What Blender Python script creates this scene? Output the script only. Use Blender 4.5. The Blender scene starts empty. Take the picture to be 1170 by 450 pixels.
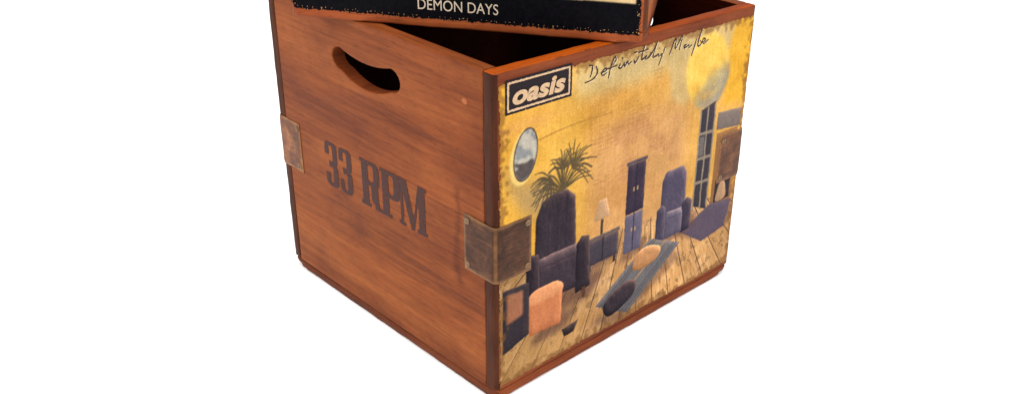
import bpy, bmesh, math
import numpy as np
from mathutils import Vector, Matrix

# ---------------------------------------------------------------- camera, world, lights, exposure
SC = bpy.context.scene
COL = SC.collection
cam_data = bpy.data.cameras.new('camera')
cam = bpy.data.objects.new('camera', cam_data)
COL.objects.link(cam)
SC.camera = cam
cam_data.sensor_width = 36.0
cam_data.lens = 36.0 * 1093.4 / 1170.0
cam_data.shift_x = (585.0 - 709.64) / 1170.0
cam_data.shift_y = 0.0
cam_data.clip_start = 0.01
cam_data.clip_end = 200
ROT = Matrix(((0.6762449539301965, 0.289802239719693, -0.677279428402632),
              (-0.7348518130478132, 0.33004422625977126, -0.5925062207039944),
              (0.05182253510093848, 0.8983793578249883, 0.4361524438652998)))
cam.matrix_world = Matrix.Translation((-0.50035371, -0.58623776, 0.60314427)) @ ROT.to_4x4()

world = bpy.data.worlds.new('World')
SC.world = world
world.use_nodes = True
bg = world.node_tree.nodes['Background']
bg.inputs['Color'].default_value = (1, 1, 1, 1)
bg.inputs['Strength'].default_value = 0.55

def area(name, loc, target, size, power, color=(1, 1, 1)):
    d = bpy.data.lights.new(name, 'AREA')
    d.shape = 'RECTANGLE'; d.size = size[0]; d.size_y = size[1]
    d.energy = power; d.color = color
    o = bpy.data.objects.new(name, d)
    COL.objects.link(o)
    o.location = loc
    o.rotation_euler = (Vector(target) - Vector(loc)).to_track_quat('-Z', 'Y').to_euler()
    return o
area('softbox', (-1.9, 0.35, 1.5), (0.1, 0.2, 0.2), (1.3, 1.3), 40, (1, .98, .95))
area('softbox', (0.7, -2.0, 1.5), (0.25, 0.1, 0.2), (1.3, 1.3), 40, (1, .98, .95))
area('overhead_softbox', (0.2, 0.2, 3.2), (0.2, 0.2, 0), (3.5, 3.5), 120)

SC.view_settings.view_transform = 'Standard'
SC.view_settings.look = 'None'
SC.view_settings.exposure = 0
SC.view_settings.gamma = 1

# ---------------------------------------------------------------- helpers
def lin(c):
    c = np.asarray(c, float) / 255.0
    return np.where(c <= 0.04045, c / 12.92, ((c + 0.055) / 1.055) ** 2.4)
def L4(c): return tuple(float(x) for x in lin(c)) + (1.0,)

def link(name, mesh, mat=None, parent=None, label=None):
    o = bpy.data.objects.new(name, mesh)
    COL.objects.link(o)
    if mat is not None and not mesh.materials: mesh.materials.append(mat)
    if parent is not None: o.parent = parent
    if label: o['label'] = label
    return o

def from_bm(bm, smooth=True):
    me = bpy.data.meshes.new('m')
    bm.normal_update()
    bm.to_mesh(me); bm.free()
    if smooth:
        me.polygons.foreach_set('use_smooth', [True] * len(me.polygons))
        try: me.set_sharp_from_angle(angle=math.radians(35))
        except Exception: pass
    return me

def box(lo, hi, rad=0.0015, big=None, big_sel=None, seg=3):
    """rounded box; edges accepted by big_sel get the larger radius"""
    bm = bmesh.new()
    bmesh.ops.create_cube(bm, size=1)
    for v in bm.verts:
        v.co = Vector([lo[i] + (v.co[i] + .5) * (hi[i] - lo[i]) for i in range(3)])
    if big:
        es = [e for e in bm.edges if big_sel(e)]
        bmesh.ops.bevel(bm, geom=es, offset=big, segments=6, profile=0.5, affect='EDGES')
    es = [e for e in bm.edges if e.is_manifold and e.calc_face_angle(0) > math.radians(50)]
    if rad: bmesh.ops.bevel(bm, geom=es, offset=rad, segments=seg, profile=0.5, affect='EDGES')
    return bm

def set_mats(me, mats, fn):
    for m in mats: me.materials.append(m)
    for p in me.polygons: p.material_index = fn(p)

# value noise for the printed surfaces
def vnoise(x, y, seed):
    r = np.random.RandomState(seed)
    T = r.rand(64, 64)
    xi = np.floor(x).astype(int); yi = np.floor(y).astype(int)
    fx = x - xi; fy = y - yi
    fx = fx * fx * (3 - 2 * fx); fy = fy * fy * (3 - 2 * fy)
    a = T[xi % 64, yi % 64]; b = T[(xi + 1) % 64, yi % 64]
    c = T[xi % 64, (yi + 1) % 64]; d = T[(xi + 1) % 64, (yi + 1) % 64]
    return (a * (1 - fx) + b * fx) * (1 - fy) + (c * (1 - fx) + d * fx) * fy
def fbm(x, y, seed, octv=4, gain=.5):
    s = 0; a = 1; t = 0
    for i in range(octv):
        s = s + a * vnoise(x * 2 ** i + 7.3 * i, y * 2 ** i + 3.1 * i, seed + i); t += a; a *= gain
    return s / t

def grid(x0, x1, z0, z1, d):
    nx = int(round((x1 - x0) / d)); nz = int(round((z1 - z0) / d))
    xs = x0 + (np.arange(nx) + .5) * (x1 - x0) / nx
    zs = z0 + (np.arange(nz) + .5) * (z1 - z0) / nz
    return np.meshgrid(xs, zs)
def inpoly(X, Z, P):
    r = np.zeros(X.shape, bool); n = len(P)
    for i in range(n):
        (xa, za), (xb, zb) = P[i], P[(i + 1) % n]
        if za == zb: continue
        c = ((za > Z) != (zb > Z)) & (X < (xb - xa) * (Z - za) / (zb - za) + xa)
        r ^= c
    return r
def strokes(X, Z, S, w):
    """distance test to polylines, smoothed by Catmull-Rom, width tapering"""
    m = np.zeros(X.shape, bool)
    for s in S:
        p = np.array(s, float)
        if len(p) > 2:
            q = np.vstack([2 * p[0] - p[1], p, 2 * p[-1] - p[-2]]); o = []
            for i in range(1, len(q) - 2):
                for t in np.linspace(0, 1, 6, endpoint=False):
                    a, b, c, d = q[i - 1], q[i], q[i + 1], q[i + 2]
                    o.append(.5 * (2 * b + (c - a) * t + (2 * a - 5 * b + 4 * c - d) * t * t + (3 * b - a - 3 * c + d) * t ** 3))
            p = np.array(o + [q[-2]])
        n = len(p) - 1
        for i in range(n):
            a, b = p[i], p[i + 1]
            t0 = i / max(n, 1)
            ww = w * (.65 + .35 * math.sin(math.pi * min(1, t0 * 1.2 + .1)))
            sel = (X > min(a[0], b[0]) - w) & (X < max(a[0], b[0]) + w) & (Z > min(a[1], b[1]) - w) & (Z < max(a[1], b[1]) + w)
            if not sel.any(): continue
            x = X[sel]; z = Z[sel]; d = b - a; l = d @ d + 1e-12
            t = np.clip(((x - a[0]) * d[0] + (z - a[1]) * d[1]) / l, 0, 1)
            m[sel] |= np.hypot(x - a[0] - t * d[0], z - a[1] - t * d[1]) < ww
    return m

def sheet(mask, x0, z0, d, place, color=None):
    """mesh of the cells set in mask; place(x, z) -> 3D point; color = (nz, nx, 3) per cell"""
    nz, nx = mask.shape
    vid = -np.ones((nz + 1, nx + 1), int)
    used = np.zeros((nz + 1, nx + 1), bool)
    used[:-1, :-1] |= mask; used[1:, :-1] |= mask; used[:-1, 1:] |= mask; used[1:, 1:] |= mask
    vid[used] = np.arange(used.sum())
    jj, ii = np.nonzero(used)
    co = place(x0 + ii * d, z0 + jj * d)
    cz, cx = np.nonzero(mask)
    faces = np.stack([vid[cz, cx], vid[cz, cx + 1], vid[cz + 1, cx + 1], vid[cz + 1, cx]], 1)
    me = bpy.data.meshes.new('sheet')
    me.vertices.add(len(co)); me.vertices.foreach_set('co', np.ascontiguousarray(co, dtype=np.float32).ravel())
    me.loops.add(faces.size); me.loops.foreach_set('vertex_index', faces.ravel().astype(np.int32))
    me.polygons.add(len(faces))
    me.polygons.foreach_set('loop_start', np.arange(0, faces.size, 4, dtype=np.int32))
    me.polygons.foreach_set('loop_total', np.full(len(faces), 4, dtype=np.int32))
    me.update(calc_edges=True)
    if color is not None:
        at = me.attributes.new('ink', 'FLOAT_COLOR', 'FACE')
        c = np.ones((len(faces), 4), np.float32); c[:, :3] = color[cz, cx]
        at.data.foreach_set('color', c.ravel())
    return me

# ---------------------------------------------------------------- materials
class NT:
    def __init__(s, name):
        s.m = bpy.data.materials.new(name); s.m.use_nodes = True
        s.t = s.m.node_tree; s.b = s.t.nodes['Principled BSDF']
        s.tc = s.n('ShaderNodeTexCoord'); s.src = None
    def n(s, typ, **kw):
        o = s.t.nodes.new(typ)
        for k, v in kw.items(): setattr(o, k, v)
        return o
    def l(s, a, b): s.t.links.new(a, b)
    def mapped(s, scale, loc=(0, 0, 0), rot=(0, 0, 0)):
        o = s.n('ShaderNodeMapping')
        o.inputs['Scale'].default_value = scale; o.inputs['Location'].default_value = loc; o.inputs['Rotation'].default_value = rot
        s.l(s.src or s.tc.outputs['Object'], o.inputs['Vector']); return o.outputs['Vector']
    def noise(s, vec, scale, detail=4, rough=.55, dist=0):
        o = s.n('ShaderNodeTexNoise')
        o.inputs['Scale'].default_value = scale; o.inputs['Detail'].default_value = detail
        o.inputs['Roughness'].default_value = rough; o.inputs['Distortion'].default_value = dist
        s.l(vec, o.inputs['Vector']); return o.outputs['Fac']
    def ramp(s, fac, stops, interp='LINEAR'):
        o = s.n('ShaderNodeValToRGB'); o.color_ramp.interpolation = interp
        e = o.color_ramp.elements
        while len(e) < len(stops): e.new(.5)
        for k, (p, c) in enumerate(stops):
            e[k].position = p; e[k].color = c if len(c) == 4 else tuple(c) + (1,)
        s.l(fac, o.inputs['Fac']); return o.outputs['Color']
    def mix(s, a, b, fac, mode='MIX'):
        o = s.n('ShaderNodeMix', data_type='RGBA', blend_type=mode)
        for sock, v in ((o.inputs[0], fac), (o.inputs[6], a), (o.inputs[7], b)):
            if isinstance(v, bpy.types.NodeSocket): s.l(v, sock)
            elif isinstance(v, (int, float)): sock.default_value = v
            else: sock.default_value = v
        return o.outputs[2]
    def math(s, op, a, b=0.0):
        o = s.n('ShaderNodeMath', operation=op)
        for i, v in enumerate((a, b)):
            if isinstance(v, bpy.types.NodeSocket): s.l(v, o.inputs[i])
            else: o.inputs[i].default_value = v
        return o.outputs[0]
    def bump(s, h, strength, dist):
        o = s.n('ShaderNodeBump'); o.inputs['Strength'].default_value = strength; o.inputs['Distance'].default_value = dist
        s.l(h, o.inputs['Height']); s.l(o.outputs['Normal'], s.b.inputs['Normal'])
    def done(s, color=None, rough=.5, spec=.3, metal=0):
        if color is not None:
            if isinstance(color, bpy.types.NodeSocket): s.l(color, s.b.inputs['Base Color'])
            else: s.b.inputs['Base Color'].default_value = color
        if isinstance(rough, bpy.types.NodeSocket): s.l(rough, s.b.inputs['Roughness'])
        else: s.b.inputs['Roughness'].default_value = rough
        s.b.inputs['Specular IOR Level'].default_value = spec
        s.b.inputs['Metallic'].default_value = metal
        return s.m

GREY = lambda v: (v, v, v, 1)
def wood(name, axis, seed, dark, mid, light, stain=(.52, .42, .42, 1), stain_amt=.6, bands=1.0, joint=None):
    """stained softwood: bands, streaks, pores and blotchy stain along one axis of the object"""
    N = NT(name)
    def sc(along, across): return tuple(along if i == axis else across for i in range(3))
    off = (seed * 1.37, seed * .71, seed * 2.13)
    tilt = (math.radians(4.0), 0, 0) if axis == 1 else (0, 0, 0)
    if joint is not None:                      # two boards glued edge to edge: the grain jumps at the joint
        sep = N.n('ShaderNodeSeparateXYZ'); N.l(N.tc.outputs['Object'], sep.inputs[0])
        up = N.math('GREATER_THAN', sep.outputs['Z'], joint)
        cmb = N.n('ShaderNodeCombineXYZ')
        N.l(N.math('MULTIPLY', up, .37), cmb.inputs[1]); N.l(N.math('MULTIPLY', up, .83), cmb.inputs[0])
        add = N.n('ShaderNodeVectorMath', operation='ADD')
        N.l(N.tc.outputs['Object'], add.inputs[0]); N.l(cmb.outputs[0], add.inputs[1])
        N.src = add.outputs[0]
    big = N.noise(N.mapped(sc(2.2, 16), off, tilt), 1.0, 5, .55, .6)
    ring = N.noise(N.mapped(sc(3.0, 75), off, tilt), 1.0, 4, .6, 1.2)
    fine = N.noise(N.mapped(sc(14, 330), off, tilt), 1.0, 3, .6)
    pore = N.noise(N.mapped(sc(50, 800), off, tilt), 1.0, 2, .5)
    blot = N.noise(N.mapped(sc(6, 11), off, tilt), 1.0, 5, .6, .5)
    f = N.math('ADD', N.math('MULTIPLY', big, .55 * bands), N.math('MULTIPLY', ring, .45))
    f = N.math('ADD', f, N.math('MULTIPLY', N.math('SUBTRACT', fine, .5), .30))
    col = N.ramp(f, [(.26, dark), (.46, mid), (.70, light)])
    st = N.ramp(blot, [(.36, stain), (.60, GREY(1))])
    col = N.mix(col, st, stain_amt, 'MULTIPLY')
    pr = N.ramp(pore, [(.30, GREY(.55)), (.42, GREY(1))])
    col = N.mix(col, pr, .55, 'MULTIPLY')
    speck = N.noise(N.mapped((260, 260, 260), off), 1.0, 2, .5)
    col = N.mix(col, N.ramp(speck, [(.26, GREY(.5)), (.34, GREY(1))]), .5, 'MULTIPLY')
    flk = N.noise(N.mapped(sc(70, 240), off, tilt), 1.0, 3, .6)          # short flecks of darker stain in the grain
    col = N.mix(col, N.ramp(flk, [(.34, GREY(.66)), (.47, GREY(1))]), .34, 'MULTIPLY')
    if joint is not None:
        ln = N.math('LESS_THAN', N.math('ABSOLUTE', N.math('SUBTRACT', sep.outputs['Z'], joint)), .00035)
        col = N.mix(col, tuple(.5 * v for v in dark[:3]) + (1,), N.math('MULTIPLY', ln, .6))
        # an old scuff curving down beside the front plate
        wob = N.noise(N.mapped((18, 18, 18)), 1, 3, .6)
        bd = N.math('ABSOLUTE', N.math('SUBTRACT', N.math('ADD', sep.outputs['Y'], N.math('MULTIPLY', N.math('SUBTRACT', wob, .5), .035)), .0545))
        bd = N.math('MULTIPLY', N.math('LESS_THAN', N.math('ABSOLUTE', N.math('SUBTRACT', sep.outputs['Z'], .165)), .052), N.ramp(N.math('MULTIPLY', bd, 130), [(.1, GREY(1)), (.9, GREY(0))]))
        col = N.mix(col, (.45, .40, .42, 1), N.math('MULTIPLY', bd, .55), 'MULTIPLY')
        col = N.mix(col, (.90, .86, .88, 1), N.math('MULTIPLY', up, 1.0), 'MULTIPLY')
    N.bump(N.math('ADD', fine, N.math('MULTIPLY', pore, .6)), .25, .0006)
    rg = N.math('ADD', N.math('MULTIPLY', blot, .25), .40)
    return N.done(col, rg, .08)

def metal_mat(name, gain=1.0):
    N = NT(name)
    a = N.noise(N.mapped((40, 40, 40)), 1, 5, .65, .5)
    b = N.noise(N.mapped((30, 30, 700)), 1, 3, .6)
    c = N.noise(N.mapped((170, 170, 170)), 1, 4, .6)
    f = N.math('ADD', N.math('MULTIPLY', a, .65), N.math('MULTIPLY', b, .35))
    def G(*c): return tuple(gain * v for v in L4(c)[:3]) + (1,)
    col = N.ramp(f, [(.34, G(38, 20, 12)), (.5, G(68, 40, 25)), (.66, G(100, 63, 36))])
    col = N.mix(col, N.ramp(c, [(.36, GREY(.45)), (.5, GREY(1))]), .6, 'MULTIPLY')
    ed = N.n('ShaderNodeAttribute', attribute_name='rub')           # rubbed bright along the rim of the plate
    rub = N.math('MULTIPLY', ed.outputs['Fac'], N.ramp(a, [(.3, GREY(.25)), (.6, GREY(1))]))
    col = N.mix(col, L4((152, 110, 70)), N.math('MULTIPLY', rub, .6))
    N.bump(N.math('ADD', c, b), .3, .0008)
    return N.done(col, N.math('ADD', N.math('MULTIPLY', c, .35), .30), .16, .25)

def ink_mat():
    N = NT('printed_ink')
    at = N.n('ShaderNodeAttribute', attribute_name='ink')
    sp = N.noise(N.mapped((900, 900, 900)), 1, 3, .6)
    gr = N.noise(N.mapped((260, 260, 40)), 1, 3, .6)
    col = N.mix(at.outputs['Color'], N.ramp(sp, [(.3, GREY(.72)), (.6, GREY(1.06))]), .8, 'MULTIPLY')
    col = N.mix(col, N.ramp(gr, [(.3, GREY(.8)), (.6, GREY(1.03))]), .6, 'MULTIPLY')
    N.bump(sp, .12, .0004)
    return N.done(col, .5, .03)

def flat_ink(name, rgb, rough=.45, var=.35):
    N = NT(name)
    a = N.noise(N.mapped((350, 350, 350)), 1, 4, .65)
    col = N.mix(tuple(.62 * v for v in L4(rgb)[:3]) + (1,), N.ramp(a, [(.32, GREY(.55)), (.6, GREY(1.15))]), var, 'MULTIPLY')
    return N.done(col, rough, .10)

def wood_set(seed, gain=.60):
    def G(*c): return tuple(x * gain for x in L4(c)[:3]) + (1,)
    return dict(
        along_x=wood('stained_pine', 0, seed, G(126, 50, 10), G(196, 86, 12), G(222, 114, 28)),
        along_y=wood('stained_pine', 1, seed + 4, G(106, 55, 30), G(159, 84, 41), G(192, 111, 55), stain_amt=.75, joint=.1905),
        end=wood('dark_end_grain', 2, seed + 5, G(46, 24, 16), G(88, 46, 27), G(128, 72, 40), stain_amt=.8),
        base=wood('red_brown_edging', 1, seed + 8, G(66, 32, 20), G(116, 58, 32), G(150, 80, 44), stain_amt=.8),
        basex=wood('red_brown_edging', 0, seed + 9, G(96, 44, 24), G(146, 72, 38), G(172, 90, 46), stain_amt=.7),
        inner=wood('dark_inner_wood', 1, seed + 11, G(46, 16, 11), G(76, 28, 18), G(94, 38, 24)))  # inner wall faces: a much darker red-brown than the outer boards
METAL = metal_mat('aged_bronze')
METAL_PALE = metal_mat('rubbed_bronze', 2.6)
METAL_MID = metal_mat('worn_bronze', 1.7)
INK = ink_mat()
BLACK = flat_ink('black_ink', (32, 22, 28))
CREAM = flat_ink('cream_ink', (226, 188, 148), var=.45)
PALE = flat_ink('pale_ink', (225, 205, 180), var=.3)
BURNT = flat_ink('burnt_brown_ink', (80, 50, 46), .55, .5)
SCRIPT_DARK = flat_ink('brown_black_ink', (70, 46, 40))
SCRIPT_LIGHT = flat_ink('light_cream_ink', (236, 212, 168))
SCREW = flat_ink('dark_screw_steel', (150, 122, 94), .3, .6)
PLUG = flat_ink('pale_filler', (188, 106, 60), .5, .4)

# ---------------------------------------------------------------- the white table
def floor():
    bm = bmesh.new()
    bmesh.ops.create_grid(bm, x_segments=4, y_segments=4, size=15)
    N = NT('white_table_paper')
    a = N.noise(N.mapped((3, 3, 3)), 1, 3, .5)
    m = N.done(N.ramp(a, [(.2, GREY(.95)), (.8, GREY(.97))]), .7, .1)
    o = link('table_surface', from_bm(bm), m)
    o['kind'] = 'structure'; o['label'] = 'plain bright white tabletop under the crates'
floor()
INKGAIN = 0.72
# outlines on the printed front, millimetres
SCRIPT=[[(118.2, 323.3), (118.4, 319.5), (116.0, 313.3)], [(114.6, 324.5), (118.6, 323.7)], [(123.5, 321.5), (125.5, 316.5), (122.6, 311.9), (117.1, 309.5), (109.4, 308.9)], [(130.5, 314.0), (135.6, 314.5), (138.1, 316.1), (136.0, 317.2), (132.4, 315.0), (131.4, 312.5), (133.5, 311.0), (138.3, 312.5)], [(149.3, 326.6), (145.7, 321.6), (142.6, 313.9), (141.3, 306.6)], [(149.3, 326.6), (150.5, 322.7), (146.6, 318.8)], [(138.8, 315.9), (152.6, 317.0)], [(157.1, 317.4), (155.2, 314.2), (158.9, 313.2), (162.7, 317.6)], [(159.9, 322.9), (160.6, 321.9)], [(162.7, 317.6), (163.6, 313.9), (167.5, 317.7), (168.7, 314.6), (173.0, 316.3)], [(176.7, 317.4), (178.8, 314.2), (183.6, 319.3)], [(176.8, 324.8), (180.6, 324.9)], [(191.9, 328.8), (188.7, 321.5), (188.6, 315.3), (195.2, 318.0), (193.3, 315.0), (198.7, 315.4), (201.7, 320.0)], [(183.1, 323.6), (197.0, 324.3)], [(197.5, 315.8), (202.8, 318.8), (210.5, 328.9)], [(210.5, 328.9), (205.1, 315.9), (209.6, 314.8), (213.5, 316.1), (214.7, 313.4), (218.4, 315.5)], [(223.2, 321.1), (218.7, 312.7), (215.2, 304.6)], [(231.0, 312.4), (237.1, 324.5), (240.1, 327.0), (240.0, 316.8), (250.0, 328.7), (246.4, 314.4)], [(257.4, 317.6), (254.1, 316.9), (255.2, 314.6), (261.5, 316.2), (262.2, 313.5), (266.8, 315.6)], [(273.9, 320.1), (271.1, 312.5), (267.5, 304.1)], [(282.7, 330.1), (278.6, 321.3), (276.9, 313.5), (279.9, 312.2), (283.1, 314.8), (281.0, 317.5)], [(282.7, 315.1), (288.3, 315.9), (288.7, 318.1), (285.8, 318.6), (284.8, 315.6), (287.6, 313.3), (294.7, 316.3)]]
ART={'brick':[(114.6, 294.7), (239.6, 303.7), (258.1, 221.7), (226.8, 189.7), (124.8, 195.9)],
 'brick2':[(150.8, 259.0), (253.3, 260.6), (262.9, 183.3), (162.4, 187.0)],
 'streak':[(9.7, 294.9), (89.3, 293.7), (227.1, 291.3), (282.7, 304.6), (285.0, 288.7), (200.6, 284.1), (101.3, 280.4), (9.6, 278.6)],
 'cream':[(93.5, 328.2), (279.2, 329.8), (276.9, 303.8), (199.7, 293.5), (95.0, 292.3)],
 'shadow':[(9.6, 253.5), (35.8, 228.3), (63.3, 224.3), (72.1, 193.9), (42.8, 189.9), (19.9, 220.0)]}
# ---------------------------------------------------------------- the crates
BT = 0.0115      # base board
TW = 0.0155      # wall boards

def slot_outline():
    """curved hand hole, (y, z): a smile with blunt ends"""
    cy = 0.194
    P = []
    def arc(z_mid, z_end, y0, y1, n=14):
        for i in range(n + 1):
            t = i / n; y = y0 + (y1 - y0) * t
            k = ((y - cy) / (abs(y1 - y0) / 2)) ** 2
            P.append((y, z_mid + (z_end - z_mid) * k))
    arc(0.2990, 0.3055, cy - .043, cy + .043)
    for a in range(1, 10):                                   # far end, round
        t = math.pi * a / 10
        P.append((cy + .043 + .0145 * math.sin(t), 0.2938 + .0117 * math.cos(t)))
    arc(0.2722, 0.2822, cy + .043, cy - .043)
    for a in range(1, 10):
        t = math.pi * a / 10
        P.append((cy - .043 - .0145 * math.sin(t), 0.2938 - .0117 * math.cos(t)))
    return P

def side_mesh(a, h, hole):
    """board in the (y, z) plane with a hand hole, thickness TW along x in 0..TW"""
    cu = bpy.data.curves.new('side', 'CURVE'); cu.dimensions = '2D'; cu.fill_mode = 'BOTH'
    bv = .0016
    cu.extrude = TW / 2 - bv; cu.bevel_depth = bv; cu.bevel_resolution = 2; cu.offset = -bv
    def spl(P):
        s = cu.splines.new('POLY'); s.points.add(len(P) - 1)
        for q, (x, y) in zip(s.points, P): q.co = (x, y, 0, 1)
        s.use_cyclic_u = True
    y0, y1, z0, z1 = TW, a - TW, BT, h
    spl([(y0, z0), (y1, z0), (y1, z1), (y0, z1)])
    if hole: spl(slot_outline())
    o = bpy.data.objects.new('tmp', cu); COL.objects.link(o)
    bpy.context.view_layer.update()
    me = bpy.data.meshes.new_from_object(o.evaluated_get(bpy.context.evaluated_depsgraph_get()))
    bpy.data.objects.remove(o)
    me.transform(Matrix(((0, 0, 1, TW / 2), (1, 0, 0, 0), (0, 1, 0, 0), (0, 0, 0, 1))))
    me.materials.clear()
    me.polygons.foreach_set('use_smooth', [True] * len(me.polygons))
    me.set_sharp_from_angle(angle=math.radians(35))
    return me

def bracket_mesh(w1, w2, z0, z1, r=.0046, t=.0009, seed=0):
    """bent plate round a vertical corner at the origin, legs along +x (front) and +y (side)"""
    rnd = np.random.RandomState(seed)
    path = [(w1, 0)]
    n1 = 10
    for i in range(1, n1): path.append((w1 + (r - w1) * i / n1, 0))
    for i in range(0, 9):
        t_ = math.pi / 2 * i / 8
        path.append((r - r * math.sin(t_), r - r * math.cos(t_)))
    for i in range(1, n1 + 1): path.append((0, r + (w2 - r) * i / n1))
    path = np.array(path)
    d = np.gradient(path, axis=0); d /= np.linalg.norm(d, axis=1)[:, None]
    nrm = np.stack([-d[:, 1], d[:, 0]], 1)          # away from the wood
    if nrm[0][1] > 0: nrm = -nrm
    nz = 14
    bm = bmesh.new(); lay = bm.verts.layers.float.new('rub')
    g = {}
    cum = np.concatenate([[0], np.cumsum(np.linalg.norm(np.diff(path, axis=0), axis=1))])
    for side in (0, 1):
        for i in range(len(path)):
            for j in range(nz + 1):
                jit = (fbm(np.array([cum[i] * 90.]), np.array([seed * 3.3 + j // 7]), 5 + seed, 2)[0] - .5) * .0012
                f = j / nz
                z = z0 + (z1 - z0) * f + (jit if j in (0, nz) else 0)
                off = .0003 + (t if side else 0)
                off += .0005 * (vnoise(np.array([cum[i] * 60.]), np.array([f * 4 + seed]), 9)[0] - .5) if side else 0
                e = min(cum[i], cum[-1] - cum[i], (z - z0), (z1 - z))
                if side and e < .0006: off -= .0005
                v = bm.verts.new((path[i][0] + nrm[i][0] * off, path[i][1] + nrm[i][1] * off, z))
                corner = abs(cum[i] - cum[-1] / 2) < .0016
                v[lay] = max(0, 1 - max(e, 0) / .0035) if not corner else max(.6, 1 - max(e, 0) / .0035)
                g[side, i, j] = v
    for i in range(len(path) - 1):
        for j in range(nz):
            bm.faces.new([g[1, i, j], g[1, i + 1, j], g[1, i + 1, j + 1], g[1, i, j + 1]])
            bm.faces.new([g[0, i, j + 1], g[0, i + 1, j + 1], g[0, i + 1, j], g[0, i, j]])
    for i in range(len(path) - 1):
        for j in (0, nz):
            bm.faces.new([g[0, i, j], g[0, i + 1, j], g[1, i + 1, j], g[1, i, j]])
    for j in range(nz):
        for i in (0, len(path) - 1):
            bm.faces.new([g[0, i, j], g[0, i, j + 1], g[1, i, j + 1], g[1, i, j]])
    bmesh.ops.recalc_face_normals(bm, faces=bm.faces)
    return bm

def screw_mesh():
    """domed slotted head, axis +z, radius 2.1 mm"""
    bm = bmesh.new()
    R = .0033; rings = [(R, 0), (R * .96, .0005), (R * .75, .0010), (R * .4, .0013)]
    prev = None; n = 18
    for r, z in rings:
        cur = [bm.verts.new((r * math.cos(2 * math.pi * k / n), r * math.sin(2 * math.pi * k / n), z)) for k in range(n)]
        if prev:
            for k in range(n): bm.faces.new([prev[k], prev[(k + 1) % n], cur[(k + 1) % n], cur[k]])
        prev = cur
    c = bm.verts.new((0, 0, .0010))
    for k in range(n):
        if k % (n // 2) not in (0,): pass
        bm.faces.new([prev[k], prev[(k + 1) % n], c])
    for v in bm.verts:                                # the driver slot
        if abs(v.co.y) < R * .22 and v.co.z > .0007: v.co.z -= .0012
    bmesh.ops.recalc_face_normals(bm, faces=bm.faces)
    return bm

def xform(me, f):
    n = len(me.vertices); a = np.empty(n * 3, np.float32); me.vertices.foreach_get('co', a)
    a = f(a.reshape(-1, 3)); me.vertices.foreach_set('co', np.ascontiguousarray(a, np.float32).ravel()); me.update()

def wear(bm, seed, amp=.0006, step=.009):
    lo = [min(v.co[i] for v in bm.verts) for i in range(3)]; hi = [max(v.co[i] for v in bm.verts) for i in range(3)]
    for ax in range(3):
        if hi[ax] - lo[ax] < .05: continue
        n = int((hi[ax] - lo[ax]) / step)
        for t in [lo[ax] + (hi[ax] - lo[ax]) * k / n for k in range(1, n)] + [e for k in (.003, .006, .009, .013) for e in (lo[ax] + k, hi[ax] - k)]:
            q = [0, 0, 0]; q[ax] = t
            nn = [0, 0, 0]; nn[ax] = 1
            bmesh.ops.bisect_plane(bm, geom=bm.verts[:] + bm.edges[:] + bm.faces[:], plane_co=q, plane_no=nn, dist=1e-6)
    bm.normal_update()
    co = np.array([v.co[:] for v in bm.verts])
    n = fbm(co[:, 0] * 70 + co[:, 1] * 90 + seed * 7, co[:, 2] * 75 + co[:, 1] * 40 + 3, 600 + seed, 3) - .5
    for v, a in zip(bm.verts, n):
        m = max(abs(x) for x in v.normal)
        if m < .985: v.co += v.normal * float(a * 2 * amp - .15 * amp)      # only along the edges
    return bm

def soften(bm, a, b, r=.011):
    """rounds off the four bottom corners of the crate as seen from each side"""
    for v in bm.verts:
        z = max(v.co.z, 0)
        if z >= r or (v.co.x < .03 and v.co.y < .03): continue      # the front corner stays square
        cut = r - math.sqrt(max(r * r - (r - z) ** 2, 0)) * 1.0
        cut = min(cut, r * .75)
        for i, L in ((0, b), (1, a)):
            o = 1 - i; Lo = a if i == 0 else b
            if min(v.co[i], L - v.co[i]) < .02:
                c = v.co[i]
                near = min(v.co[o], Lo - v.co[o]) < .03 or True
                if v.co[i] < cut and near and min(v.co[o], Lo - v.co[o]) < cut + .014: v.co[i] += (cut - c) * .8
                if L - c < cut and min(v.co[o], Lo - v.co[o]) < cut + .014: v.co[i] -= (cut - (L - c)) * .8
    return bm

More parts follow.
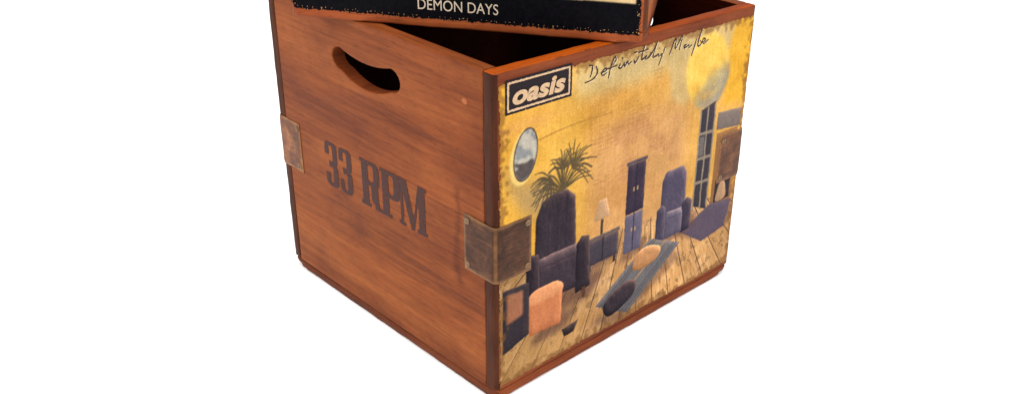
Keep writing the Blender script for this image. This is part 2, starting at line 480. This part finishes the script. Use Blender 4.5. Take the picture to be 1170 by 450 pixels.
def make_crate(name, label, loc, rotz, a, b, h, seed, bracket_z, group, tone=.60):
    root = bpy.data.objects.new(name, None); COL.objects.link(root)
    root.empty_display_size = .05
    root.location = loc; root.rotation_euler = (0, 0, rotz)
    root['label'] = label; root['category'] = 'crate'; root['group'] = group
    W = wood_set(seed, tone)
    vert = lambda e: abs(e.verts[0].co.z - e.verts[1].co.z) > .1 * abs((e.verts[0].co - e.verts[1].co).length) + 1e-9
    # base: boards side by side on one footprint, ends showing along the side
    bm = box((0, 0, 0), (b, a, BT), .0028, .009, lambda e: vert(e))
    me = from_bm(soften(wear(bm, seed + 3), a, b))
    set_mats(me, (W['basex'], W['base']), lambda p: 1 if abs(p.normal.x) > .6 else 0)
    link('base_panel', me, None, root)
    # front and back boards, full width
    for nm, y0, y1, out in (('front_panel', 0, TW, -1), ('back_panel', a - TW, a, 1)):
        bm = box((0, y0, BT + .0003), (b, y1, h), .0020, .0050,
                 lambda e: vert(e) and (abs(e.verts[0].co.y - (y0 if out < 0 else y1)) < 1e-6))
        me = from_bm(soften(wear(bm, seed + int(y0 * 100)), a, b))
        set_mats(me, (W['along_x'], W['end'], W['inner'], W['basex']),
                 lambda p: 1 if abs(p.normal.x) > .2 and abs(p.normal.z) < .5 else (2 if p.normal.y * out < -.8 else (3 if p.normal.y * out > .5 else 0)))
        link(nm, me, None, root)
    # side boards with hand holes
    sides = []
    for k in (0, 1):
        me = side_mesh(a, h, True)
        if k: xform(me, lambda v: np.stack([b - v[:, 0], v[:, 1], v[:, 2]], 1)); me.flip_normals()
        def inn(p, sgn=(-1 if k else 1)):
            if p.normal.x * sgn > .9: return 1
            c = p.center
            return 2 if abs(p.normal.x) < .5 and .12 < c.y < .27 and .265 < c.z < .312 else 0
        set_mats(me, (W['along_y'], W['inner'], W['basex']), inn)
        sides.append(link('side_panel', me, None, root))
    # metal plates round the four upright corners
    z0, z1 = bracket_z
    for q, (mx, my) in enumerate(((0, 0), (0, 1), (1, 0), (1, 1))):
        bm = bracket_mesh(.0440, .0440, z0, z1, seed=seed * 4 + q)
        me = from_bm(bm)
        flip = (mx + my) % 2
        def place(v, mx=mx, my=my):
            return np.stack([b - v[:, 0] if mx else v[:, 0], a - v[:, 1] if my else v[:, 1], v[:, 2]], 1)
        xform(me, place)
        if flip: me.flip_normals()
        br = link('corner_bracket', me, (METAL, METAL_PALE, METAL_MID, METAL)[q], root, 'paler rubbed metal corner plate' if q == 1 else None)
        for w in (0, 1):
            for zz in (z0 + .0065, z1 - .0065):
                sm = from_bm(screw_mesh())
                rot = Matrix.Rotation(.6 * (q + 1) + 2 * zz * 100, 4, 'Z')
                sm.transform(rot)
                if w == 0: sm.transform(Matrix(((1, 0, 0, .0388), (0, 0, -1, -.0013), (0, 1, 0, zz), (0, 0, 0, 1))))
                else: sm.transform(Matrix(((0, 0, -1, -.0013), (1, 0, 0, .0388), (0, 1, 0, zz), (0, 0, 0, 1))))
                xform(sm, place)
                bm2 = bmesh.new(); bm2.from_mesh(sm); bmesh.ops.recalc_face_normals(bm2, faces=bm2.faces); bm2.to_mesh(sm); bm2.free()
                link('screw', sm, SCREW, br)
    return root, sides, W

A_, B_, H_ = 0.3742, 0.3799, 0.34
low, low_sides, lowW = make_crate('wooden_crate',
    'wooden crate with ochre picture and metal corners standing on the white table',
    (0, 0, 0), 0, A_, B_, H_, 1, (0.1352, 0.1942), 'wooden record crates stacked one on the other')
top, top_sides, topW = make_crate('wooden_crate',
    'wooden crate with black printed band, resting askew on the rim of another',
    (-0.0412, 0.2516, H_ + .0008), math.radians(-53.5), 0.345, 0.3439, 0.34, 2, (0.1352, 0.1942), 'wooden record crates stacked one on the other', .80)

# ---------------------------------------------------------------- lettering burnt on the lower crate's side
def letters_rpm():
    H = 52.5
    d = .35
    X, Z = grid(0, 180, -1, 56, d)
    # ragged outlines
    Xw = X + (fbm(X / 1.6, Z / 1.6, 31, 3) - .5) * 1.1; Zw = Z + (fbm(X / 1.6, Z / 1.6, 47, 3) - .5) * 1.1
    m = np.zeros(X.shape, bool)
    def R(x0, x1, z0, z1): return (Xw >= x0) & (Xw <= x1) & (Zw >= z0) & (Zw <= z1)
    def RR(x0, x1, z0, z1, r):
        dx = np.maximum(np.maximum(x0 + r - Xw, Xw - x1 + r), 0); dz = np.maximum(np.maximum(z0 + r - Zw, Zw - z1 + r), 0)
        return R(x0, x1, z0, z1) & (np.hypot(dx, dz) <= r)
    def P(*p): return inpoly(Xw, Zw, p)
    for x in (0, 27):
        w = 23.5
        up = RR(x, x + w, 25, H, 7) & ~RR(x + 7.5, x + w - 9, 29.5, H - 4, 3.5)
        dn = RR(x, x + w, 0, 28, 7) & ~RR(x + 7.5, x + w - 9, 4, 24, 3.5)
        up &= ~R(x - 1, x + 7.6, 20, 37); dn &= ~R(x - 1, x + 7.6, 15.5, 30)
        up &= ~R(x - 1, x + 6, 30, 36)
        m |= up | dn | R(x + 7, x + 15, 25, 29)
    x = 66.5                                                   # R
    m |= R(x + 3, x + 14, 0, H) | R(x, x + 17, 0, 4) | R(x, x + 17, H - 4, H)
    m |= RR(x + 8, x + 34, 25, H, 8) & ~RR(x + 14, x + 24, 29.5, H - 4, 4)
    m |= P((x + 20, 27), (x + 27, 27), (x + 33, 4), (x + 38, 4), (x + 38, 0), (x + 25, 0), (x + 23, 14)) | RR(x + 19, x + 31, 6, 29, 5)
    x = 102.5                                                  # P
    m |= R(x + 3, x + 14, 0, H) | R(x, x + 18, 0, 4) | R(x, x + 17, H - 4, H)
    m |= RR(x + 8, x + 33, 22, H, 8) & ~RR(x + 14, x + 23, 26.5, H - 4, 4)
    x = 133.5                                                  # M
    m |= R(x + 3, x + 7.5, 0, H) | R(x, x + 11, 0, 4) | R(x, x + 8, H - 4, H)
    m |= P((x + 3, H), (x + 13.5, H), (x + 25.5, 11), (x + 24, 0), (x + 20, 0))
    m |= P((x + 33, H), (x + 36, H), (x + 25, 0), (x + 21.5, 0))
    m |= R(x + 33, x + 43.5, 0, H) | R(x + 30, x + 46.4, 0, 4) | R(x + 34, x + 46.4, H - 4, H)
    wear = fbm(X / 2.2, Z / 5.0, 61, 4)
    m &= wear > .22
    return m, d
m, d = letters_rpm()
def place_left(x, z):
    # x runs away from the back of the crate towards the front corner
    y = .2815 - x * .001
    return np.stack([np.full_like(y, -.00035), y, .1398 + z * .001 + (x * .001) * .022], 1)
link('lettering', sheet(m, 0, -1, d, place_left), BURNT, low_sides[0], 'worn dark brown letters reading 33 RPM')
# a filled nail hole near the front corner
bm = bmesh.new(); bmesh.ops.create_circle(bm, cap_ends=True, radius=.0035, segments=16)
for v in bm.verts: v.co = Vector((-.0003, .0399 + v.co.x * 1.1, .305 + v.co.y * .8))
link('nail_plug', from_bm(bm, False), PLUG, low_sides[0])

# ---------------------------------------------------------------- the print on the lower crate's front
def blur(a, r):
    if r < 1: return a
    k = int(r); o = a.astype(float)
    for _ in range(2):
        for ax in (0, 1):
            p = np.pad(o, [(k, k) if i == ax else (0, 0) for i in range(o.ndim)], mode='edge')
            c = np.cumsum(p, axis=ax); z = np.zeros_like(np.take(c, [0], axis=ax))
            c = np.concatenate([z, c], axis=ax)
            n = a.shape[ax]
            hi = np.take(c, np.arange(2 * k + 1, 2 * k + 1 + n), axis=ax); lo = np.take(c, np.arange(n), axis=ax)
            o = (hi - lo) / (2 * k + 1)
    return o

def ragged(X, Z, x0, x1, z0, z1, seed, amt):
    """True where the print has survived: frayed along its rim, flecks rubbed through near it"""
    e = np.minimum(np.minimum(X - x0, x1 - X), np.minimum(Z - z0, z1 - Z))
    n = fbm(X / 2.5, Z / 2.5, seed, 4) ; n2 = fbm(X / 14, Z / 14, seed + 9, 2)
    keep = e > amt * (n * 1.5 - .45 + (n2 - .5) * 1.0)
    fl = fbm(X / .9, Z / .9, seed + 20, 2)
    keep &= ~((fl > .80 + .02 * np.maximum(e, 0)) & (e < 8))
    return keep

def paint_front():
    d = .45
    x0, x1, z0, z1 = 4.0, 376.5, 16.0, 329.5
    X, Z = grid(x0, x1, z0, z1, d)
    d = (x1 - x0) / X.shape[1]
    img = np.zeros(X.shape + (3,))
    Xw = X + (fbm(X / 7, Z / 7, 3, 3) - .5) * 4; Zw = Z + (fbm(X / 7, Z / 7, 13, 3) - .5) * 4
    def lay(mask, col, r=2, op=1.0, tex=None):
        nonlocal img
        k = blur(mask.astype(float), r)[..., None] * op
        if tex is not None: k = k * tex[..., None]
        img = img * (1 - k) + np.array(col, float) * k
    big = fbm(X / 60, Z / 45, 101, 4); med = fbm(X / 18, Z / 12, 120, 4); fin = fbm(X / 3, Z / 2.2, 140, 3)
    def smooth(p, straight):
        if straight: return p
        p = np.array(p, float); n = len(p); o = []
        for i in range(n):
            a_, b_, c_, d_ = p[i - 1], p[i], p[(i + 1) % n], p[(i + 2) % n]
            for t in np.linspace(0, 1, 6, endpoint=False):
                o.append(.5 * (2 * b_ + (c_ - a_) * t + (2 * a_ - 5 * b_ + 4 * c_ - d_) * t * t + (3 * b_ - a_ - 3 * c_ + d_) * t ** 3))
        return [tuple(q) for q in o]
    # plaster wall
    img[:] = (220, 164, 78)
    left = np.clip(1 - X / 150, 0, 1)[..., None]
    img = img * (1 - left) + np.array((226, 168, 58)) * left
    lay((X > 118) & (X < 275) & (Z < 262), (206, 152, 96), 30, .85)
    lay(inpoly(Xw, Zw, ART['streak']), (228, 166, 84), 12, .9)
    lay(inpoly(Xw, Zw, ART['cream']), (206, 178, 122), 16, .95)
    lay((X > 334) & (Z > 232), (230, 172, 52), 8, .9)
    lay(inpoly(Xw, Zw, [(225, 330), (345, 332), (335, 300), (262, 250), (240, 262)]), (204, 176, 120), 8, .85)
    lay((X > 60) & (X < 110) & (Z < 300) & (Z > 150), (224, 172, 74), 20, .6)
    img += ((big - .5) * 40)[..., None] * np.array((.9, .9, .8)) + ((med - .5) * 22)[..., None] + ((fin - .5) * 12)[..., None]
    # brick courses showing through the plaster
    row = np.floor(Z / 4.4); br = (((Z % 4.4) < .9) | (((X + (row % 2) * 6) % 12) < .9)).astype(float)
    patch = np.clip((fbm(X / 22, Z / 22, 160, 3) - .42) * 5, 0, 1)
    lay(br * inpoly(Xw, Zw, ART['brick']), (142, 92, 58), 1, .42, patch * np.clip((fbm(X / 5, Z / 3, 165, 3) - .35) * 4, 0, 1))
    lay(inpoly(Xw, Zw, ART['brick2']), (176, 122, 84), 8, .35, patch)
    # crack lines and dado
    lay(strokes(X, Z, [[(20, 262), (60, 268), (100, 271), (150, 270)]], .7), (150, 100, 50), 1, .6)
    # wide round wash of colour, yellow fading to grey
    ball = ((X - 300 + (Z - 280) * .12) / 38) ** 2 + ((Z - 280) / 44) ** 2 < 1 + (med - .5) * .25
    k = blur(ball.astype(float), 4)[..., None]
    t = np.clip((276 + (X - 300) * .55 - Z) / 34 + (med - .5) * 1.0, 0, 1)[..., None]
    bc = np.array((240, 196, 92.)) * (1 - t) + np.array((162, 148, 124.)) * t
    bc = bc + ((fbm(X / 14, Z / 14, 171, 3) - .5) * 40)[..., None] * np.array((.4, 1, 1.2))
    img = img * (1 - k) + bc * k
    # grey shade round an oval looking glass
    lay(inpoly(Xw, Zw, smooth(ART['shadow'], False)), (170, 140, 96), 16, .8)
    def oval(cx, cz, rx, rz): return ((X - cx + (Z - cz) * -.12) / rx) ** 2 + ((Z - cz) / rz) ** 2 < 1
    lay(oval(33.5, 255, 16.5, 27), (240, 204, 120), 2)
    lay(oval(36, 257, 14.5, 25.5), (66, 46, 40), 1)
    lay(oval(36, 257, 13.2, 24.2), (140, 142, 142), 1)
    lay(oval(36, 257, 13.2, 24.2) & (fbm(X / 6, Z / 6, 180, 3) > .5), (202, 192, 172), 2, .8)
    lay(oval(36, 257, 13.2, 24.2) & (Z < 250 + (med - .5) * 20), (74, 64, 64), 2, .85)
    # floor of bare boards running to one vanishing point
    edge = 142 - (X - 60) * .075
    fl = Z < edge
    k = blur(fl.astype(float), 3)[..., None]
    vx, vz = 205., 262.
    ang = np.arctan2(X - vx, vz - Z)
    pid = np.floor(ang / .115)
    tone = vnoise(pid * 3.7 + 11, pid * 1.3, 190)
    fcol = np.stack([220 + 34 * (tone - .5), 168 + 30 * (tone - .5), 110 + 20 * (tone - .5)], -1)
    gr = fbm(ang * 90, np.hypot(X - vx, Z - vz) / 16, 200, 4)
    fcol += ((gr - .5) * 60)[..., None]
    fcol += ((fbm(X / 25, Z / 20, 210, 3) - .5) * 46)[..., None]
    rd = np.hypot(X - vx, Z - vz)
    gap = np.abs((ang / .115) - np.round(ang / .115)) * .115 * rd
    fcol = np.where((gap < .75)[..., None], np.array((116, 84, 62.)), fcol)
    scuff = (fbm(ang * 40, rd / 9, 220, 3) > .66)
    fcol = np.where(scuff[..., None], fcol * .8, fcol)
    fcol *= np.where(fl, np.clip(1.06 - np.abs(X - 260) / 900, .8, 1.1), 1)[..., None]
    img = img * (1 - k) + fcol * k
    lay((X < 120) & (Z < 60) & (Z < edge), (206, 156, 90), 30, .4)
    # furnishings, painted loosely
    def P(n, c, r=2, op=1, straight=False, relief=1.0):
        nonlocal img
        mk = inpoly(X + (Xw - X) * .35, Z + (Zw - Z) * .35, smooth(ART[n], straight))
        fold = fbm(X / 12 + len(n), Z / 20, 500 + len(n), 3)
        hgt = blur(mk.astype(float), 9) * 10 + blur(mk.astype(float), 3) * 3 + (fold - .5) * 5
        gz, gx = np.gradient(hgt)
        sh = np.clip((-gz * .8 - gx * .6) * relief * .8, -1, 1)
        sh = blur(sh, 1)[..., None]
        col = np.array(c, float) + np.where(sh > 0, sh * np.array((150, 112, 84.)), sh * np.array((70, 62, 56.)))
        k = blur(mk.astype(float), max(1, r - 1))[..., None] * op
        img = img * (1 - k) + np.clip(col, 22, 245) * k
    def Q(pts, col, r=1, op=1, rel=.35, sm=False):
        ART['_'] = pts; P('_', col, r + 1, op, not sm, rel)
    def rect(x0_, x1_, z0_, z1_, col, **kw): Q([(x0_, z0_), (x1_, z0_), (x1_, z1_), (x0_, z1_)], col, **kw)
    def shade(pts, op=.55, r=8): lay(inpoly(Xw, Zw, pts), (96, 66, 58), r, op)
    # window wall and hearth on the right
    Q([(294, 120), (294, 236), (320, 242), (320, 108)], (60, 54, 62), rel=.2)
    for z in (146, 176, 206): Q([(294, z), (320, z - 2), (320, z + 2), (294, z + 4)], (142, 126, 108), rel=.1)
    for x in (293, 306, 319): rect(x, x + 2.6, 112, 238, (150, 134, 114), rel=.1)
    lay(inpoly(X, Z, [(296, 180), (305, 180), (305, 204), (296, 204)]), (150, 140, 128), 2, .6)
    Q([(326, 205), (326, 226), (372, 222), (372, 200)], (124, 110, 104), rel=.3)
    rect(328, 368, 104, 200, (150, 104, 66), rel=.2); rect(334, 364, 110, 140, (52, 44, 50), rel=.2)
    Q([(338, 112), (342, 132), (350, 136), (356, 126), (356, 112)], (176, 138, 104), sm=True)
    shade([(262, 92), (330, 112), (372, 104), (372, 74), (320, 66)], .5, 5)
    Q([(276, 92), (328, 112), (370, 106), (360, 72), (318, 66)], (92, 78, 94), rel=.15)
    # sideboard, lamp, cupboard along the back wall
    shade([(120, 96), (170, 104), (172, 120), (122, 118)], .6)
    rect(122, 168, 106, 134, (70, 62, 72)); rect(120, 170, 134, 138, (104, 88, 84)); rect(144, 146, 106, 134, (44, 38, 46), rel=0)
    rect(140, 144, 138, 156, (70, 56, 52)); Q([(130, 156), (154, 156), (148, 178), (136, 178)], (190, 150, 112), rel=.5)
    rect(124, 128, 98, 106, (48, 40, 46)); rect(162, 166, 98, 106, (48, 40, 46))
    shade([(172, 88), (212, 96), (214, 110), (176, 108)], .6)
    rect(178, 206, 100, 146, (98, 92, 112)); rect(178, 206, 147, 204, (58, 47, 64)); rect(176, 208, 204, 208, (90, 76, 84))
    for x in (191.3,): rect(x, x + 1.2, 101, 203, (38, 32, 42), rel=0)
    for z in (124, 172): rect(188, 190, z, z + 5, (186, 150, 104), rel=0); rect(194, 196, z, z + 5, (186, 150, 104), rel=0)
    # blue armchair
    shade([(226, 84), (300, 94), (304, 112), (232, 108)], .65)
    Q([(236, 112), (236, 168), (242, 178), (272, 178), (278, 168), (280, 112)], (82, 74, 94), sm=False, rel=.7)
    Q([(230, 92), (230, 134), (238, 140), (246, 134), (246, 92)], (70, 64, 84), rel=.7)
    Q([(274, 92), (274, 130), (282, 136), (292, 130), (292, 94)], (62, 54, 70), rel=.7)
    Q([(246, 94), (246, 124), (276, 122), (276, 94)], (96, 88, 106), rel=.6); Q([(246, 118), (248, 128), (274, 126), (276, 116)], (116, 106, 122), rel=.7)
    # dark armchair
    shade([(40, 70), (128, 70), (150, 96), (60, 104)], .7)
    Q([(48, 120), (50, 186), (58, 202), (72, 207), (90, 206), (102, 196), (106, 120)], (54, 44, 53), rel=.7)
    for x in (66, 78, 90): lay(strokes(X, Z, [[(x, 140), (x + 1, 200)]], .6), (34, 28, 34), 1, .7)
    Q([(50, 92), (50, 134), (114, 132), (116, 90)], (60, 49, 58), rel=.6)
    Q([(52, 130), (54, 142), (108, 141), (112, 128)], (88, 72, 78), rel=.7)
    Q([(38, 86), (38, 140), (44, 150), (54, 148), (57, 88)], (46, 37, 46), rel=.7)
    Q([(106, 82), (106, 138), (113, 147), (124, 144), (128, 84)], (48, 39, 47), rel=.7)
    for x in (42, 116): rect(x, x + 5, 72, 86, (92, 60, 44), rel=0)
    # ottoman
    shade([(44, 44), (96, 48), (110, 66), (60, 70)], .7)
    Q([(42, 58), (40, 98), (88, 98), (86, 56)], (196, 120, 78), rel=.6)
    Q([(40, 98), (48, 108), (80, 108), (89, 98), (80, 93), (48, 93)], (222, 150, 102), rel=.4, sm=True)
    # leaning plain panel
    Q([(8, 52), (8, 124), (42, 122), (42, 62)], (50, 43, 50), rel=.3); Q([(13, 84), (13, 118), (34, 116), (34, 88)], (172, 110, 78), r=3, op=.9, rel=.2)
    # rug with a bolster on it
    shade([(130, 30), (180, 14), (280, 62), (250, 84)], .5)
    Q([(138, 52), (222, 104), (276, 80), (190, 22)], (110, 106, 108), rel=.35)
    for t in (.12, .2, .5, .8, .88):
        a_ = (138 + 52 * t, 52 - 30 * t); b_ = (222 + 54 * t, 104 - 24 * t)
        lay(strokes(X, Z, [[a_, b_]], 1.6 if t == .5 else .9), (186, 138, 96) if t == .5 else (70, 66, 74), 1, .8)
    Q([(154, 34), (150, 46), (160, 56), (186, 64), (200, 60), (202, 48), (190, 38), (166, 30)], (56, 46, 54), sm=True, rel=.9)
    Q([(196, 74), (200, 92), (220, 96), (240, 88), (238, 76), (216, 70)], (196, 140, 92), sm=True, rel=.9)
    # bowl on the boards
    Q([(88, 46), (92, 36), (106, 36), (112, 48)], (56, 44, 46), rel=.7)
    # palm fronds
    rnd = np.random.RandomState(5); fr = []
    for (cx, cz), a0, a1, nn, ln in (((84, 206), 15, 175, 22, 38), ((70, 222), 150, 290, 16, 30), ((96, 226), -40, 110, 16, 32), ((84, 228), 10, 170, 14, 24)):
        for i in range(nn):
            a = math.radians(a0 + (a1 - a0) * i / (nn - 1) + rnd.uniform(-5, 5)); l = ln * rnd.uniform(.75, 1.1)
            fr.append([(cx, cz), (cx + l * .55 * math.cos(a), cz + l * .55 * math.sin(a) + 2), (cx + l * math.cos(a), cz + l * math.sin(a) - 4)])
    lay(strokes(X, Z, fr, .8), (72, 62, 50), 1, .85)
    # print screen grain and fading
    img += ((fbm(X / 1.2, Z / 1.2, 240, 2) - .5) * 16)[..., None]
    tone = 1 + (fbm(X / 40, Z / 40, 250, 3) - .5) * .12
    img *= tone[..., None]
    # yellowed, scuffed rim
    e = np.minimum(np.minimum(X - x0, x1 - X), np.minimum(Z - z0, z1 - Z))
    rim = (fbm(X / 5, Z / 5, 260, 4) > .30 + .035 * e)
    lay(rim, (128, 84, 44), 2, .6)
    keep = ragged(X, Z, x0, x1, z0, z1, 300, 2.8)
    for cx in (x0 + 9, x1 - 9):                                  # rounded lower corners
        out = (Z < z0 + 9) & ((X < cx) if cx < 100 else (X > cx)) & (np.hypot(X - cx, Z - z0 - 9) > 9)
        if cx > 100: keep &= ~out
    return keep, lin(np.clip(img, 8, 250)), x0, z0, d
keep, colr, x0, z0, d = paint_front()
def place_front(x, z, off=-.0003): return np.stack([x * .001, np.full_like(x, off), z * .001], 1)
fp = [c for c in low.children if c.name.startswith('front_panel')][0]
print_low = link('picture_print', sheet(keep, x0, z0, d, place_front, colr * INKGAIN), INK, low)

# black name plate with a cream rule and cream letters
def to_mesh_text(body, width, height, shear=0, bold=0, spacing=1.0):
    cu = bpy.data.curves.new('t', 'FONT'); cu.body = body; cu.size = 1; cu.shear = shear; cu.offset = bold; cu.space_character = spacing
    cu.resolution_u = 6
    o = bpy.data.objects.new('tmp', cu); COL.objects.link(o); bpy.context.view_layer.update()
    me = bpy.data.meshes.new_from_object(o.evaluated_get(bpy.context.evaluated_depsgraph_get()))
    bpy.data.objects.remove(o)
    n = len(me.vertices); v = np.empty(n * 3, np.float32); me.vertices.foreach_get('co', v); v = v.reshape(-1, 3)
    lo = v.min(0); hi = v.max(0)
    v[:, 0] = (v[:, 0] - lo[0]) / (hi[0] - lo[0]) * width; v[:, 1] = (v[:, 1] - lo[1]) / (hi[1] - lo[1]) * height; v[:, 2] = 0
    me.vertices.foreach_set('co', v.ravel()); me.update(); me.materials.clear()
    return me
X, Z = grid(11.4, 91.9, 300.2, 332.2, .35)
e = np.minimum(np.minimum(X - 11.4, 91.9 - X), np.minimum(Z - 300.2, 332.2 - Z))
ew = e + (fbm(X / 1.5, Z / 1.5, 71, 2) - .5) * .5
rule = (ew > 2.3) & (ew < 4.3)
gone = (fbm(X / 1.2, Z / 1.2, 77, 3) > .62 + .25 * e)
plate = link('name_plate', sheet(~rule & ~gone, 11.4, 300.2, .35, lambda x, z: place_front(x, z, -.0006)), BLACK, print_low, 'black printed block with a cream rule and the word oasis')
link('rule', sheet(rule & ~gone, 11.4, 300.2, .35, lambda x, z: place_front(x, z, -.0006)), CREAM, print_low)
me = to_mesh_text('oasis', .0640, .0170, .22, .04, 1.02)
xform(me, lambda v: np.stack([.0195 + v[:, 0], np.full(len(v), -.0009), .3075 + v[:, 1]], 1))
link('lettering', me, CREAM, print_low)

# handwritten title
X, Z = grid(95, 300, 280, 330, .3)
dk = strokes(X, Z, SCRIPT, .95)
lt = strokes(X - 1.1, Z + .9, SCRIPT, .9) & ~dk
brk = fbm(X / 2, Z / 2, 88, 3)
link('handwriting', sheet(dk & (brk > .25), 95, 280, .3, lambda x, z: place_front(x, z, -.0006)), SCRIPT_DARK, print_low, 'dark handwritten title reading Definitely Maybe')
link('handwriting_highlight', sheet(lt & (brk > .42), 95, 280, .3, lambda x, z: place_front(x, z, -.0006)), SCRIPT_LIGHT, print_low)

# ---------------------------------------------------------------- the print on the upper crate's front
def paint_top():
    d = .5
    x0, x1, z0, z1 = 3.5, 338.0, 8.0, 333.0
    X, Z = grid(x0, x1, z0, z1, d); d = (x1 - x0) / X.shape[1]
    img = np.zeros(X.shape + (3,)); img[:] = (12, 11, 16)
    img += ((fbm(X / 3, Z / 3, 401, 3) - .5) * 12)[..., None]
    cr = (X > 14) & (X < 333) & (Z > 36.5 + (X / 340) * 1.5) & (Z < 322)
    k = blur(cr.astype(float), 1)[..., None]
    cream = np.array((222, 192, 140.)) + ((fbm(X / 30, Z / 30, 410, 4) - .5) * 34)[..., None] + ((fbm(X / 2, Z / 2, 411, 2) - .5) * 10)[..., None]
    img = img * (1 - k) + cream * k
    e = np.minimum(np.minimum(X - x0, x1 - X), np.minimum(Z - z0, z1 - Z))
    scr = (fbm(X / .7, Z / 1.4, 420, 2) > .72 + .035 * e) & (e < 9)
    img = np.where(scr[..., None], np.array((196, 150, 100.)), img)
    keep = ragged(X, Z, x0, x1, z0, z1, 430, 2.6)
    return keep, lin(np.clip(img, 4, 250)), x0, z0, d
keep, colr, x0, z0, d = paint_top()
print_top = link('picture_print', sheet(keep, x0, z0, d, place_front, colr * INKGAIN), INK, top)
me = to_mesh_text('DEMON DAYS', .0772, .0102, 0, 0.0, 1.0)
xform(me, lambda v: np.stack([.1268 + v[:, 0], np.full(len(v), -.0006), .0172 + v[:, 1] - v[:, 0] * 0.0], 1))
link('lettering', me, PALE, print_top, 'small cream capitals reading DEMON DAYS')
